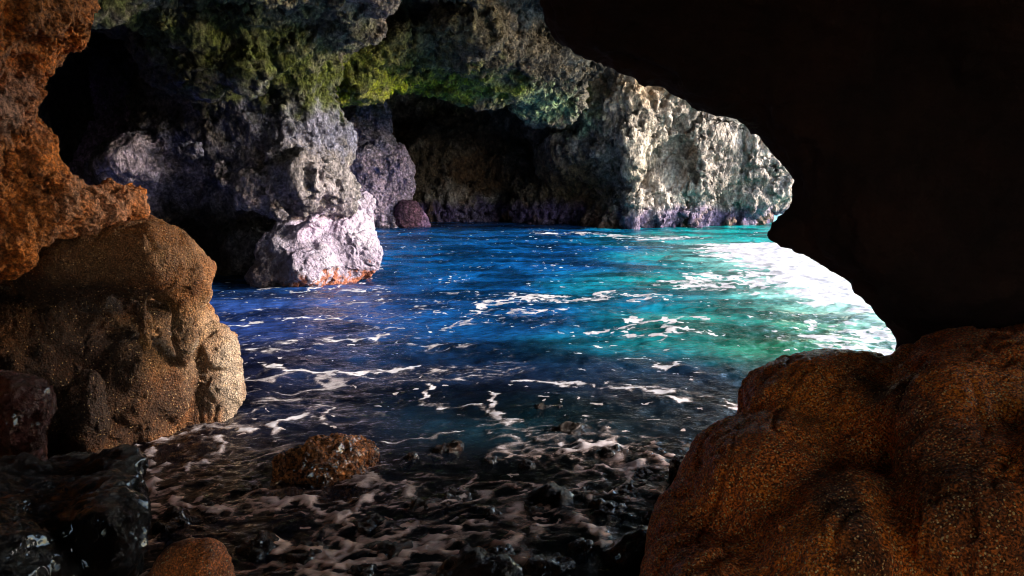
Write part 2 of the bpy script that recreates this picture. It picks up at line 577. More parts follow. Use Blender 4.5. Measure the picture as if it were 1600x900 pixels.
col = paint(p, (0.07, 0.062, 0.055), (0.21, 0.19, 0.165), [
    (560, -40, 11, (4.0, 3, 1.3), (0.03, 0.027, 0.023), 0.9), (760, -20, 14, (3.0, 4, 1.0), (0.05, 0.045, 0.04), 0.7),  # top of the roof darkened in the colour to deepen its shade
    (560, 20, 13, (1.2, 3, 0.8), (0.07, 0.07, 0.03), 0.8), (660, 95, 18, (2.2, 4, 0.55), (0.03, 0.035, 0.012), 0.95),  # shade of the hollow above the lip painted in
    (560, 140, 17, (1.4, 4, 0.6), (0.36, 0.42, 0.02), 0.95), (600, 100, 17, (1.6, 4, 0.8), (0.15, 0.20, 0.02), 0.85),
    (690, 146, 20, (2.2, 4, 0.35), (0.36, 0.46, 0.02), 0.9), (770, 140, 20, (1.0, 4, 0.45), (0.18, 0.30, 0.06), 0.6),
    (850, 165, 23, (1.2, 4, 0.5), (0.42, 0.62, 0.36), 0.8), (760, 60, 18, (1.6, 4, 0.8), (0.24, 0.21, 0.18), 0.7), (520, 60, 12, (1.0, 4, 0.6), (0.13, 0.18, 0.02), 0.8),
    (650, 30, 14, (1.6, 4, 0.8), (0.18, 0.17, 0.08), 0.6)], seed=35, scale=0.7)
set_attr(me, 'stone', col)
finish(me, 'cave_ceiling', M_roof, kind='structure')

# rock spur standing in the water behind the pillar
parts = [
    lump([(500, 120), (580, 130), (600, 165), (612, 210), (640, 248), (647, 268), (640, 300), (620, 330), (614, 352), (610, 392), (560, 394), (500, 392)],
         [(540, 160, 25.6), (590, 180, 25.4), (620, 250, 25.0), (600, 300, 25.2), (560, 300, 25.0), (540, 250, 25)], 0.85, 1.3),
    lump([(560, 335), (612, 332), (625, 350), (620, 372), (560, 374)], [(590, 345, 25.3)], 0.3, 1.2),
]
me = blob_mesh('rock_spur', parts, 0.05, 4, 2)
displace(me, cliff(1.3, 0.30, 0.6, 0.14, 0.25, 0.09, 0.22, 0.10, seed=52, zs=0.4, joint=0.12))
p = coords(me)
set_attr(me, 'stone', paint(p, (0.46, 0.37, 0.54), (0.60, 0.50, 0.68), [
    (560, 160, 26, (1.5, 3, 1.3), (0.12, 0.12, 0.06), 0.9), (590, 210, 25.5, (1.0, 3, 0.8), (0.24, 0.26, 0.42), 0.7)], seed=51))
finish(me, 'rock_spur', M_roof, 'pointed purplish grey rock spur rising from the water behind the pale pillar', 'rock')

me = blob_mesh('boulder', [lump([(608, 350), (618, 325), (632, 314), (655, 316), (668, 335), (676, 352), (670, 362), (610, 362)], [(640, 335, 25.3)], 0.45, 1.2)], 0.05, 4)
displace(me, crag(1.0, 0.15, 0.4, 0.08, 0.15, 0.03, seed=53))
p = coords(me)
set_attr(me, 'stone', paint(p, (0.16, 0.08, 0.14), (0.32, 0.20, 0.42), [], seed=54))
finish(me, 'boulder', M_roof, 'small violet boulder at the waterline at the foot of the rock spur', 'boulder')

# bright rock at the foot of the pillar
M_pale = rock_mat('sea_worn_stone', grain=30, bump=1.0, bdist=0.035, rough=0.7, vary=0.3, spec=0.5, fleck=(20, 0.75, 1.15))
parts = [
    lump([(386, 412), (402, 383), (434, 350), (466, 320), (500, 306), (540, 299), (576, 305), (583, 340), (590, 370), (587, 402), (580, 432), (550, 457), (480, 466), (392, 472), (380, 440)],
         [(430, 420, 12.1), (470, 370, 12.4), (520, 340, 12.9), (560, 350, 13.1), (550, 400, 12.4), (480, 420, 11.9), (575, 400, 12.9)], 0.34, 1.4),
    lump([(470, 330), (520, 312), (535, 330), (500, 350), (470, 372), (440, 380)], [(490, 345, 12.1)], 0.16, 1.2),
]
me = blob_mesh('pale_rock', parts, 0.022, 6, 2.5)
displace(me, cliff(0.8, 0.16, 0.5, 0.10, 0.14, 0.016, 0.12, 0.018, seed=62, zs=0.9, joint=0.05))
p = coords(me)
col = paint(p, (0.28, 0.23, 0.32), (0.38, 0.33, 0.42), [(410, 420, 12.0, (0.6, 2, 0.35), (0.17, 0.11, 0.09), 0.8), (500, 350, 12.2, (0.5, 2, 0.3), (0.52, 0.40, 0.56), 0.6)], seed=61, scale=2)  # brown on the left paints the rock's shaded side
z = p[:, 2] + 0.22 * fbm(p * 5, 4, 5, 0.7)
b = 0.85 * ((1 - smooth01(z, 0.10, 0.17)) * smooth01(p[:, 0], -3.8, -3.5))[:, None]
col = col * (1 - b) + b * np.array((0.34, 0.08, 0.01))
set_attr(me, 'stone', col)
finish(me, 'boulder', M_pale, 'pale lilac sea-worn boulder with an orange waterline at the foot of the pillar', 'boulder')

# ------------------------------------------------------------------ cave: dark wall on the right, between camera and the sea mouth
M_dark = rock_mat('dark_stone', grain=12, bump=0.8, bdist=0.04, rough=0.9, vary=0.4, spec=0.2)
parts = [
    lump([(850, -260), (845, 20), (870, 48), (905, 62), (932, 92), (985, 104), (1026, 116), (1036, 135), (1075, 158), (1110, 180), (1184, 190),
          (1196, 222), (1226, 248), (1247, 270), (1250, 300), (1236, 326), (1204, 345), (1182, 358), (1184, 386), (1222, 392), (1252, 394),
          (1270, 412), (1310, 432), (1352, 462), (1380, 492), (1404, 522), (1410, 560), (1416, 700), (2400, 760), (2500, -260)],
         [(900, -100, 3.9), (900, 60, 4.3), (1030, 100, 4.1), (1150, 150, 4.0), (1250, 250, 3.9), (1210, 365, 3.9), (1300, 400, 3.9), (1400, 540, 3.8),
          (1400, 100, 3.8), (1400, 350, 3.7), (1600, 300, 3.6), (1600, 0, 3.5), (1800, 500, 3.5), (1600, 520, 3.7), (1300, -100, 3.6), (2000, 0, 3.3)], 0.30, 1.2),
]
me = blob_mesh('cave_wall', parts, 0.03, 6, 2)
displace(me, crag(0.6, 0.06, 0.25, 0.04, 0.08, 0.02, seed=72))
p = coords(me)
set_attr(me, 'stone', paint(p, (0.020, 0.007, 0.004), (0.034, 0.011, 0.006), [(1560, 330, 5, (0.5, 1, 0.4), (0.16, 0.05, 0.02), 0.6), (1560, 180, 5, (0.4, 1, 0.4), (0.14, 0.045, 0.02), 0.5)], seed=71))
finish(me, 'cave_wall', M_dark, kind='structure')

# ------------------------------------------------------------------ the headland the cave is cut into: roof slab and outer walls
def block(name, boxes, mat, voxel, seed):
    V, T = [], []
    bf = np.array([[0, 1, 3, 2], [4, 6, 7, 5], [0, 4, 5, 1], [2, 3, 7, 6], [0, 2, 6, 4], [1, 5, 7, 3]])
    for i, (x0, x1, y0, y1, z0, z1) in enumerate(boxes):
        V.append(np.array([(x, y, z) for x in (x0, x1) for y in (y0, y1) for z in (z0, z1)], float))
        T.append(bf + 8 * i)
    me = mesh_from(name, np.concatenate(V), np.concatenate(T))
    o = bpy.data.objects.new(name, me)
    scene.collection.objects.link(o)
    m = o.modifiers.new('r', 'REMESH')
    m.mode = 'VOXEL'
    m.voxel_size = voxel
    s = o.modifiers.new('s', 'SMOOTH')
    s.factor = 0.6
    s.iterations = 4
    m2 = bpy.data.meshes.new_from_object(o.evaluated_get(bpy.context.evaluated_depsgraph_get()))
    bpy.data.objects.remove(o)
    displace(m2, [(lambda p: fbm(p / 3.0, 4, seed), 0.9)])
    set_attr(m2, 'stone', paint(coords(m2), (0.10, 0.08, 0.07), (0.14, 0.12, 0.10), [], seed=seed))
    return finish(m2, name, mat, kind='structure')


block('headland', [
    (-16, 9, -3, 36, 6.2, 11),          # over the cave
    (-16, -9, -3, 36, -3, 11),          # left
    (-16, 11, 33.5, 40, -3, 11),        # far side
    (4.6, 9, -5, 3.2, -3, 11),          # right of the camera
    (-10, 9, -5, 1.0, 4.8, 11),         # over the camera
    (-10, -1.0, -6, -4.2, -3, 11),      # unseen wall added behind the camera, left of the entrance, to cut rear skylight
    (-2, 9, -6, -4.2, 3.8, 11),  # unseen lintel added to lower the rear opening and dim its skylight
], M_roof, 0.35, 91)

# ------------------------------------------------------------------ orange rocks on the left, near
M_orange = rock_mat('orange_stone', grain=45, bump=1.0, bdist=0.035, rough=0.8, vary=0.45, fleck=(60, 0.5, 1.5))
parts = [
    lump([(-160, -200), (150, -200), (128, 0), (130, 60), (118, 92), (90, 88), (76, 110), (84, 140), (70, 152), (42, 150), (36, 178), (30, 200), (-160, 220)],
         [(-100, 0, 3.4), (60, 0, 4.0), (100, 60, 4.2), (20, 120, 4.1), (60, 130, 4.3), (-60, 180, 3.8)], 0.28, 1.4),
    lump([(-160, 180), (36, 190), (62, 205), (78, 235), (100, 262), (124, 285), (170, 290), (205, 284), (222, 296), (225, 318), (212, 340), (180, 352), (158, 372), (120, 370), (70, 372),
          (45, 400), (20, 430), (-160, 440)],
         [(-60, 250, 3.9), (30, 260, 4.2), (60, 330, 4.2), (120, 330, 4.4), (200, 310, 4.7), (150, 350, 4.4), (0, 400, 4.1)], 0.22, 1.5),
    lump([(-300, -200), (-60, -200), (-60, 900), (-300, 900)], [(-200, 0, 3.2), (-200, 600, 3.0)], 0.4, 1.6),
]
me = blob_mesh('cave_wall', parts, 0.012, 5, 3)
displace(me, cliff(0.45, 0.11, 0.2, 0.045, 0.06, 0.024, 0.07, 0.04, seed=82, zs=0.8, joint=0.04))
p = coords(me)
set_attr(me, 'stone', paint(p, (0.60, 0.17, 0.025), (0.36, 0.12, 0.03), [(180, 310, 4.6, 0.35, (0.36, 0.22, 0.16), 0.6), (20, 160, 4.1, 0.25, (0.26, 0.15, 0.12), 0.7)], seed=81, scale=2))
finish(me, 'cave_wall', M_orange, kind='structure')

M_boulder = rock_mat('grainy_brown_stone', grain=80, bump=1.0, bdist=0.03, rough=0.55, vary=0.5, specks=(95, 0.9, (0.70, 0.45, 0.22)), fleck=(120, 0.45, 1.5))
parts = [
    lump([(40, 380), (120, 352), (180, 345), (240, 350), (290, 368), (318, 395), (328, 430), (330, 465), (318, 490), (250, 480), (150, 470), (40, 470)],
         [(120, 410, 4.5), (220, 400, 4.55), (300, 430, 4.8), (200, 360, 5.0)], 0.26, 1.5),
    lump([(-60, 430), (150, 450), (250, 455), (322, 470), (326, 500), (318, 560), (322, 620), (310, 720), (290, 790), (180, 850), (100, 860), (0, 860), (-60, 840)],
         [(60, 500, 4.7), (240, 490, 5.0), (200, 580, 4.9), (300, 560, 5.3), (80, 640, 4.6), (0, 560, 4.5), (280, 700, 5.3), (180, 780, 4.9)], 0.36, 1.4),
    lump([(300, 520), (325, 508), (350, 510), (366, 530), (371, 560), (366, 605), (350, 645), (338, 700), (325, 760), (290, 760), (270, 640), (290, 560)],
         [(340, 560, 5.35), (320, 620, 5.3), (320, 730, 5.3)], 0.13, 1.3),
    lump([(205, 470), (240, 465), (245, 520), (235, 560), (212, 550), (206, 510)], [(225, 510, 4.68)], 0.09, 1.2),
    lump([(262, 465), (318, 480), (318, 520), (300, 560), (285, 600), (270, 640), (258, 640), (264, 600), (280, 550), (262, 500)], [(290, 500, 4.9), (270, 620, 5.0)], 0.09, 1.3),
    lump([(110, 560), (160, 570), (165, 650), (160, 780), (105, 780), (100, 640)], [(135, 620, 4.5)], 0.1, 1.2),
]
me = blob_mesh('boulder', parts, 0.012, 4, 2)
displace(me, cliff(0.6, 0.12, 0.3, 0.045, 0.06, 0.012, 0.05, 0.012, seed=92, zs=0.6, joint=0.022))
p = coords(me)
set_attr(me, 'stone', paint(p, (0.23, 0.078, 0.021), (0.33, 0.125, 0.036), [
    (240, 520, 5, (0.35, 1, 0.3), (0.40, 0.21, 0.08), 0.6), (340, 560, 5.4, (0.2, 1, 0.5), (0.42, 0.28, 0.18), 0.6), (80, 600, 4.6, (0.95, 1, 0.75), (0.035, 0.014, 0.008), 0.9), (240, 640, 4.9, (0.5, 1, 0.3), (0.06, 0.025, 0.012), 0.7), (355, 600, 5.3, (0.10, 1, 0.5), (0.50, 0.38, 0.28), 0.7),  # left flank's shade and the pale lit right edge painted into the stone
    (60, 480, 4.7, (0.7, 1, 0.35), (0.06, 0.025, 0.012), 0.8), (200, 400, 4.8, (0.6, 1, 0.2), (0.36, 0.20, 0.10), 0.5)], seed=95, scale=2))
finish(me, 'boulder', M_boulder, 'large grainy brown boulder stack with a rounded cap, standing on the left shore', 'boulder')

# wet rocks, lower left
M_wet = rock_mat('wet_black_stone', grain=24, bump=1.0, bdist=0.16, rough=0.20, vary=0.6, wet=0.1)
def small_rock(name, polys, voxel, cr, base, alt, mat, label, cat='rock', patches=(), seed=1, sm=4, group=None):
    m_ = blob_mesh(name, [lump(*q) for q in polys], voxel, sm)
    displace(m_, crag(*cr, seed=seed))
    set_attr(m_, 'stone', paint(coords(m_), base, alt, list(patches), seed=seed, scale=3))
    return finish(m_, name, mat, label, cat, group=group)


small_rock('wet_rock', [([(-120, 725), (30, 712), (90, 722), (140, 712), (175, 698), (212, 704), (232, 728), (222, 765), (234, 800), (236, 850), (214, 890), (215, 960), (230, 1120), (-120, 1200)],
                        [(60, 760, 3.3), (110, 740, 3.6), (200, 730, 3.45), (190, 850, 2.85), (120, 850, 2.95), (0, 900, 2.5)], 0.17, 1.4)],
           0.012, (0.4, 0.06, 0.16, 0.03, 0.035, 0.008), (0.004, 0.003, 0.0025), (0.012, 0.006, 0.004), M_wet,
           'big wet black rock in the lower left corner, washed by foam', seed=101)
small_rock('wet_rock', [([(-80, 560), (20, 580), (70, 600), (82, 640), (70, 690), (60, 860), (-80, 870)], [(20, 640, 3.9)], 0.16, 1.2),
                        ([(80, 630), (78, 690), (50, 715), (40, 715), (60, 640)], [(65, 670, 3.9)], 0.08, 1.2)],
           0.012, (0.3, 0.04, 0.10, 0.02, 0.03, 0.008), (0.06, 0.02, 0.018), (0.10, 0.035, 0.03), M_wet,
           'glossy dark red wet rock at the left edge under the brown boulder', seed=103)
small_rock('rock', [([(225, 905), (250, 868), (285, 842), (330, 840), (355, 862), (375, 900), (395, 980), (390, 1040), (200, 1040)], [(300, 880, 3.0)], 0.14, 1.2)],
           0.010, (0.3, 0.03, 0.10, 0.012, 0.02, 0.004), (0.62, 0.15, 0.03), (0.45, 0.12, 0.03), M_boulder,
           'small rounded orange rock poking out of the foam at the bottom edge', seed=105)
M_wetbrown = rock_mat('wet_brown_stone', grain=34, bump=1.0, bdist=0.12, rough=0.22, vary=0.5, wet=0.12, fleck=(40, 0.3, 2.2))
for _m in (M_wet, M_wetbrown):
    _b = _m.node_tree.nodes['Principled BSDF']
    _b.inputs['Specular Tint'].default_value = (1.0, 0.78, 0.72, 1)
    _n = _m.node_tree.nodes.new('ShaderNodeTexNoise')          # film of water lying in patches
    _n.inputs['Scale'].default_value = 5.0
    _c = _m.node_tree.nodes.new('ShaderNodeTexCoord')
    _r = _m.node_tree.nodes.new('ShaderNodeMapRange')
    _r.inputs[1].default_value, _r.inputs[2].default_value = 0.42, 0.56
    _r.inputs[4].default_value = 0.75
    _m.node_tree.links.new(_c.outputs['Object'], _n.inputs['Vector'])
    _m.node_tree.links.new(_n.outputs[0], _r.inputs[0])
    _m.node_tree.links.new(_r.outputs[0], _b.inputs['Coat Weight'])
    _b.inputs['Coat Roughness'].default_value = 0.08
small_rock('wet_rock', [([(415, 770), (430, 720), (465, 692), (510, 682), (560, 684), (592, 705), (597, 735), (580, 775), (540, 810), (420, 810)], [(500, 740, 4.25), (570, 720, 4.5)], 0.16, 1.2)],
           0.010, (0.25, 0.05, 0.09, 0.035, 0.025, 0.008), (0.16, 0.05, 0.016), (0.34, 0.11, 0.03), M_wetbrown,
           'jagged wet brown rock in the middle of the foaming shallows', seed=107)
sub = [
    ([(800, 650), (812, 630), (850, 617), (885, 625), (897, 645), (880, 665), (810, 668)], 5.6, 'low black rock awash, highest of the rocks in mid water'),
    ([(835, 690), (850, 660), (890, 645), (935, 655), (940, 680), (920, 700), (850, 705)], 5.1, 'black wet rock just in front of the low rock awash'),
    ([(1040, 760), (1042, 715), (1058, 692), (1085, 700), (1095, 740), (1090, 800), (1045, 800)], 4.2, 'upright black wet rock against the foot of the orange boulder'),
    ([(930, 880), (960, 830), (1010, 800), (1060, 810), (1080, 880), (1060, 930), (940, 940)], 3.3, 'broad black wet rock in the shallows left of the orange boulder'),
    ([(1000, 830), (995, 790), (1030, 765), (1070, 780), (1075, 840), (1040, 860)], 3.7, 'dark wet rock wedged between two black rocks beside the orange boulder'),
    ([(790, 800), (810, 755), (860, 735), (900, 755), (905, 800), (860, 830)], 3.95, 'low dark rock half covered by brown foam in the right shallows'),
    ([(665, 900), (690, 850), (740, 828), (800, 840), (830, 890), (820, 940), (670, 940)], 3.1, 'foam streaked brown rock at the bottom edge of the shallows'),
]
for i, (poly, Y, lab) in enumerate(sub):
    small_rock('wet_rock', [(poly, [(np.mean([q[0] for q in poly]), np.mean([q[1] for q in poly]), Y)], 0.12, 1.2)],
               0.014, (0.25, 0.04, 0.1, 0.03, 0.03, 0.006), (0.008, 0.005, 0.004), (0.03, 0.013, 0.008), M_wet, lab, seed=120 + i).location.z -= 0.05

def strands(name, spots, mat, label, cat, seed):
    rnd = random.Random(seed)
    V, T = [], []
    for (px, py, Y, n_) in spots:
        for k in range(n_):
            p0 = at(px + rnd.uniform(-14, 14), py + rnd.uniform(-3, 5), Y)
            L_ = rnd.uniform(0.05, 0.13)
            d = np.array([rnd.uniform(-1, 1), rnd.uniform(-.4, .4), rnd.uniform(-0.25, 0.7)])
            d /= np.linalg.norm(d)
            r0 = rnd.uniform(0.0012, 0.0026)
            b0 = len(V)
            for j in range(6):
                t_ = j / 5
                c_ = p0 + d * L_ * t_ + np.array([0, 0, -0.05 * t_ * t_]) + np.array([rnd.uniform(-1, 1) for _ in range(3)]) * 0.004
                for a_ in range(4):
                    V.append(c_ + r0 * (1 - 0.8 * t_) * np.array([math.cos(a_ * math.pi / 2), 0, math.sin(a_ * math.pi / 2)]))
            for j in range(5):
                for a_ in range(4):
                    a2 = (a_ + 1) % 4
                    T.append([b0 + 4 * j + a_, b0 + 4 * j + a2, b0 + 4 * j + 4 + a2, b0 + 4 * j + 4 + a_])
    m_ = mesh_from(name, np.array(V), np.array(T))
    set_attr(m_, 'stone', np.tile(np.array([[0.05, 0.04, 0.03]]), (len(V), 1)))
    return finish(m_, name, mat, label, cat)


strands('dry_roots', [(1110, 186, 4.1, 8), (1130, 190, 4.1, 12), (1150, 193, 4.1, 12), (1168, 196, 4.1, 10)], M_dark,
        'tuft of thin dry roots fringing the lower edge of the black overhang', 'roots', 5)

# loose stones awash in the shallows: three shapes, copied
rnd = random.Random(41)
stones = []
for k in range(3):
    V_, T_ = ico(5)
    m_ = mesh_from('wet_stone', V_ * np.array([[1.0, 0.8, 0.55]]), T_)
    displace(m_, [(lambda p: fbm(p * 1.1, 3, 301 + k), 0.45), (lambda p: fbm(p * 4.0, 4, 311 + k, 0.6), 0.045)])
    set_attr(m_, 'stone', paint(coords(m_), (0.018, 0.010, 0.008), (0.06, 0.025, 0.014), [], seed=300 + k, scale=1.5))
    m_.materials.append(M_wetbrown if k == 1 else M_wet)
    stones.append(m_)
spots = [(640, 720), (700, 700), (760, 720), (820, 725), (655, 790), (720, 775), (770, 800), (840, 790), (905, 770), (950, 790), (620, 850), (585, 815),
         (900, 850), (860, 880), (980, 760), (780, 860), (330, 800), (400, 760), (280, 820), (960, 700), (1000, 735), (400, 850), (480, 860), (560, 890)]
for k, (px, py) in enumerate(spots):
    o_ = bpy.data.objects.new('wet_stone', stones[k % 3])
    w_ = on_water(px + rnd.uniform(-8, 8), py + rnd.uniform(-6, 6))
    sz = rnd.uniform(0.055, 0.13)
    o_.location = (w_[0], w_[1], -0.30 * sz)
    o_.scale = (sz, sz, sz)
    o_.rotation_euler = (rnd.uniform(-.3, .3), rnd.uniform(-.3, .3), rnd.uniform(0, 6.28))
    o_['label'] = 'small dark wet stone half awash among the foam of the shallows'
    o_['category'] = 'stone'
    o_['group'] = 'small wet stones awash in the foaming shallows'
    scene.collection.objects.link(o_)

# ------------------------------------------------------------------ right foreground boulder
M_fore = rock_mat('speckled_orange_stone', grain=90, bump=1.0, bdist=0.03, rough=0.5, vary=0.5, specks=(110, 0.6, (0.98, 0.62, 0.25)), fleck=(130, 0.25, 1.7))
parts = [
    lump([(1163, 650), (1166, 614), (1198, 580), (1233, 558), (1273, 547), (1340, 549), (1385, 552), (1430, 549), (1440, 700), (1400, 1400), (960, 1400), (1000, 1050), (1005, 860), (1030, 780), (1070, 740), (1090, 700), (1130, 668)],
         [(1200, 600, 3.5), (1280, 560, 3.5), (1390, 570, 3.4), (1250, 650, 3.0), (1100, 720, 3.2), (1200, 780, 2.5), (1050, 850, 2.6), (1300, 900, 2.0), (1100, 980, 2.0), (1380, 700, 2.7), (1200, 1300, 1.9)], 0.24, 1.9, 0.6),
    lump([(1158, 660), (1158, 608), (1190, 574), (1228, 552), (1273, 543), (1340, 548), (1340, 640), (1240, 700), (1180, 690)], [(1200, 620, 3.42), (1300, 580, 3.42)], 0.09, 1.6),
    lump([(1400, 570), (1430, 540), (1456, 521), (1520, 515), (1600, 518), (1620, 600), (1450, 640)], [(1500, 560, 3.25)], 0.09, 1.6),
    lump([(1000, 900), (1018, 785), (1060, 730), (1088, 682), (1124, 650), (1170, 645), (1170, 760), (1060, 900)], [(1080, 760, 3.0), (1040, 860, 2.75)], 0.10, 1.6),
    lump([(1340, 640), (1370, 580), (1420, 544), (1455, 522), (1520, 516), (1590, 519), (1700, 505), (1900, 520), (2400, 540), (2400, 1400), (1450, 1400), (1420, 900), (1400, 760)],
         [(1420, 600, 3.2), (1500, 530, 3.4), (1600, 540, 3.2), (1480, 700, 2.5), (1600, 650, 2.5), (1500, 850, 1.9), (1750, 800, 1.8), (1460, 800, 2.1), (1700, 1250, 1.7), (2200, 700, 2.2)], 0.24, 1.9, 0.6),
]
_b = M_fore.node_tree.nodes['Principled BSDF']
_b.inputs['Coat Weight'].default_value = 0.3
_b.inputs['Coat Roughness'].default_value = 0.2
M_fore.node_tree.links.new(_b.inputs['Normal'].links[0].from_socket, _b.inputs['Coat Normal'])
_b.inputs['Coat Tint'].default_value = (1.0, 0.72, 0.5, 1)
me = blob_mesh('boulder', parts, 0.010, 9, 3)
displace(me, cliff(0.6, 0.07, 0.35, 0.022, 0.05, 0.008, 0.05, 0.010, seed=132, zs=0.9, joint=0.018))
p = coords(me)
set_attr(me, 'stone', paint(p, (0.85, 0.175, 0.018), (0.97, 0.22, 0.016), [(1395, 660, 2.9, (0.10, 0.5, 0.35), (0.10, 0.03, 0.01), 0.85), (1340, 800, 2.2, (0.10, 0.5, 0.28), (0.10, 0.03, 0.01), 0.8), (1500, 760, 2.2, (0.16, 0.5, 0.3), (0.22, 0.06, 0.015), 0.7), (1150, 860, 2.6, (0.35, 0.8, 0.2), (0.85, 0.16, 0.012), 0.6), (1450, 640, 3.4, (0.4, 0.8, 0.3), (0.22, 0.08, 0.025), 0.6)], seed=131, scale=2.5))  # shade in the crease between the two lobes painted dark
finish(me, 'boulder', M_fore, 'huge speckled orange boulder filling the lower right corner under the black wall', 'boulder')

# ------------------------------------------------------------------ sea bed and water
def grid(xs, ys, zf):
    X, Y = np.meshgrid(xs, ys)
    nx, ny = len(xs), len(ys)
    P = np.stack([X.ravel(), Y.ravel(), np.zeros(X.size)], 1)
    P[:, 2] = zf(P)
    i = (np.arange(ny - 1)[:, None] * nx + np.arange(nx - 1)[None]).ravel()
    return P, np.stack([i, i + 1, i + nx + 1, i + nx], 1)


def bed(P):
    shore = -0.12 - 0.10 * np.clip(P[:, 1] - 3.0, 0, 60) ** 1.3 * 0.35
    return np.maximum(shore, -6) + 0.16 * fbm(P * np.array([2.2, 2.2, 1]), 4, 7)


xs = np.concatenate([-np.geomspace(9, 1500, 12)[::-1], np.arange(-8.9, 14, 0.09), np.geomspace(14.1, 1500, 14)])
ys = np.concatenate([-np.geomspace(2, 1500, 12)[::-1], np.arange(-1.9, 14, 0.09), np.geomspace(14.1, 2000, 20)])
P, Fc = grid(xs, ys, bed)
me = mesh_from('seabed', P, Fc)
set_attr(me, 'stone', paint(P, (0.07, 0.04, 0.025), (0.12, 0.07, 0.04), [], seed=8, scale=1.5))
finish(me, 'seabed', rock_mat('seabed_stone', grain=12, bump=0.8, bdist=0.04), kind='structure')

# foam lines seen on the water: (polyline px, half width m, strength)
STROKES = [
    ([(730, 485), (790, 468), (850, 460), (930, 466), (1035, 462)], 0.22, 1.0),
    ([(800, 462), (880, 470), (960, 458), (1030, 468)], 0.20, 0.9),
    ([(940, 520), (1000, 503), (1060, 500), (1078, 520), (1000, 522)], 0.16, 1.0),
    ([(760, 480), (830, 490), (900, 484)], 0.14, 0.8),
    ([(1060, 445), (1120, 430), (1180, 438), (1230, 445)], 0.35, 0.9),
    ([(1080, 440), (1140, 450), (1200, 440)], 0.3, 0.9),
    ([(850, 366), (930, 364), (1010, 374), (1080, 371)], 0.5, 0.7),
    ([(1000, 562), (1040, 575), (1075, 570)], 0.08, 0.9),
    ([(800, 597), (870, 595), (930, 606), (1000, 610), (1080, 625), (1160, 636)], 0.06, 0.8),
    ([(960, 600), (1050, 612), (1130, 622), (1170, 640)], 0.05, 0.7),
    ([(760, 605), (770, 640), (765, 655), (790, 664)], 0.06, 1.0),
    ([(660, 600), (670, 630), (740, 636), (770, 645)], 0.045, 0.8),
    ([(410, 575), (450, 583), (560, 585), (630, 572), (655, 568)], 0.05, 1.0),
    ([(420, 680), (450, 655), (480, 650)], 0.05, 0.9),
    ([(600, 690), (660, 682), (700, 675)], 0.06, 0.9),
    ([(905, 700), (960, 705), (1020, 712)], 0.08, 0.8),
    ([(910, 735), (980, 730), (1040, 725)], 0.06, 0.7),
    ([(210, 690), (260, 680), (320, 670), (370, 678), (400, 670)], 0.08, 1.0),
    ([(225, 705), (250, 730), (240, 760)], 0.07, 1.0),
    ([(250, 750), (300, 735), (330, 715), (345, 690)], 0.06, 0.9),
    ([(230, 770), (280, 790), (350, 785), (420, 800), (480, 790)], 0.08, 1.0),
    ([(340, 520), (400, 500), (470, 498), (560, 500)], 0.10, 0.7),
    ([(400, 545), (480, 530), (560, 530), (600, 522)], 0.10, 0.7),
    ([(520, 660), (500, 640), (485, 622)], 0.06, 0.5),
    ([(380, 860), (430, 850), (500, 870), (540, 880), (600, 860)], 0.05, 1.0),
    ([(460, 790), (520, 810), (540, 850), (490, 880)], 0.06, 1.0),
    ([(520, 820), (560, 790), (600, 765), (640, 755)], 0.04, 1.0),
    ([(560, 880), (620, 870), (680, 860), (720, 830), (800, 850)], 0.06, 1.0),
    ([(690, 790), (720, 760), (750, 740)], 0.04, 1.0),
    ([(850, 820), (880, 815), (930, 830), (960, 850)], 0.05, 1.0),
    ([(350, 890), (420, 880), (470, 895), (560, 900)], 0.06, 1.0),
    # surf in the sunlit mouth; the broad strokes also paint its white glare
    ([(1180, 390), (1250, 410), (1320, 440), (1400, 468), (1500, 480)], 1.02, 1.5),
    ([(1250, 390), (1330, 408), (1420, 435), (1500, 440)], 1.5, 1.5),
    ([(1330, 530), (1390, 520), (1450, 520)], 0.5, 1.2),
    ([(1280, 510), (1340, 520), (1390, 545)], 0.3, 0.9),
    ([(560, 425), (600, 415), (580, 405)], 0.14, 0.5),
    ([(400, 452), (480, 455), (560, 440)], 0.10, 0.6),
]


def seg_dist(P, a, b):
    ab = b - a
    t = np.clip(((P - a) @ ab) / (ab @ ab + 1e-9), 0, 1)
    return np.sqrt(((P - a - t[:, None] * ab) ** 2).sum(1))


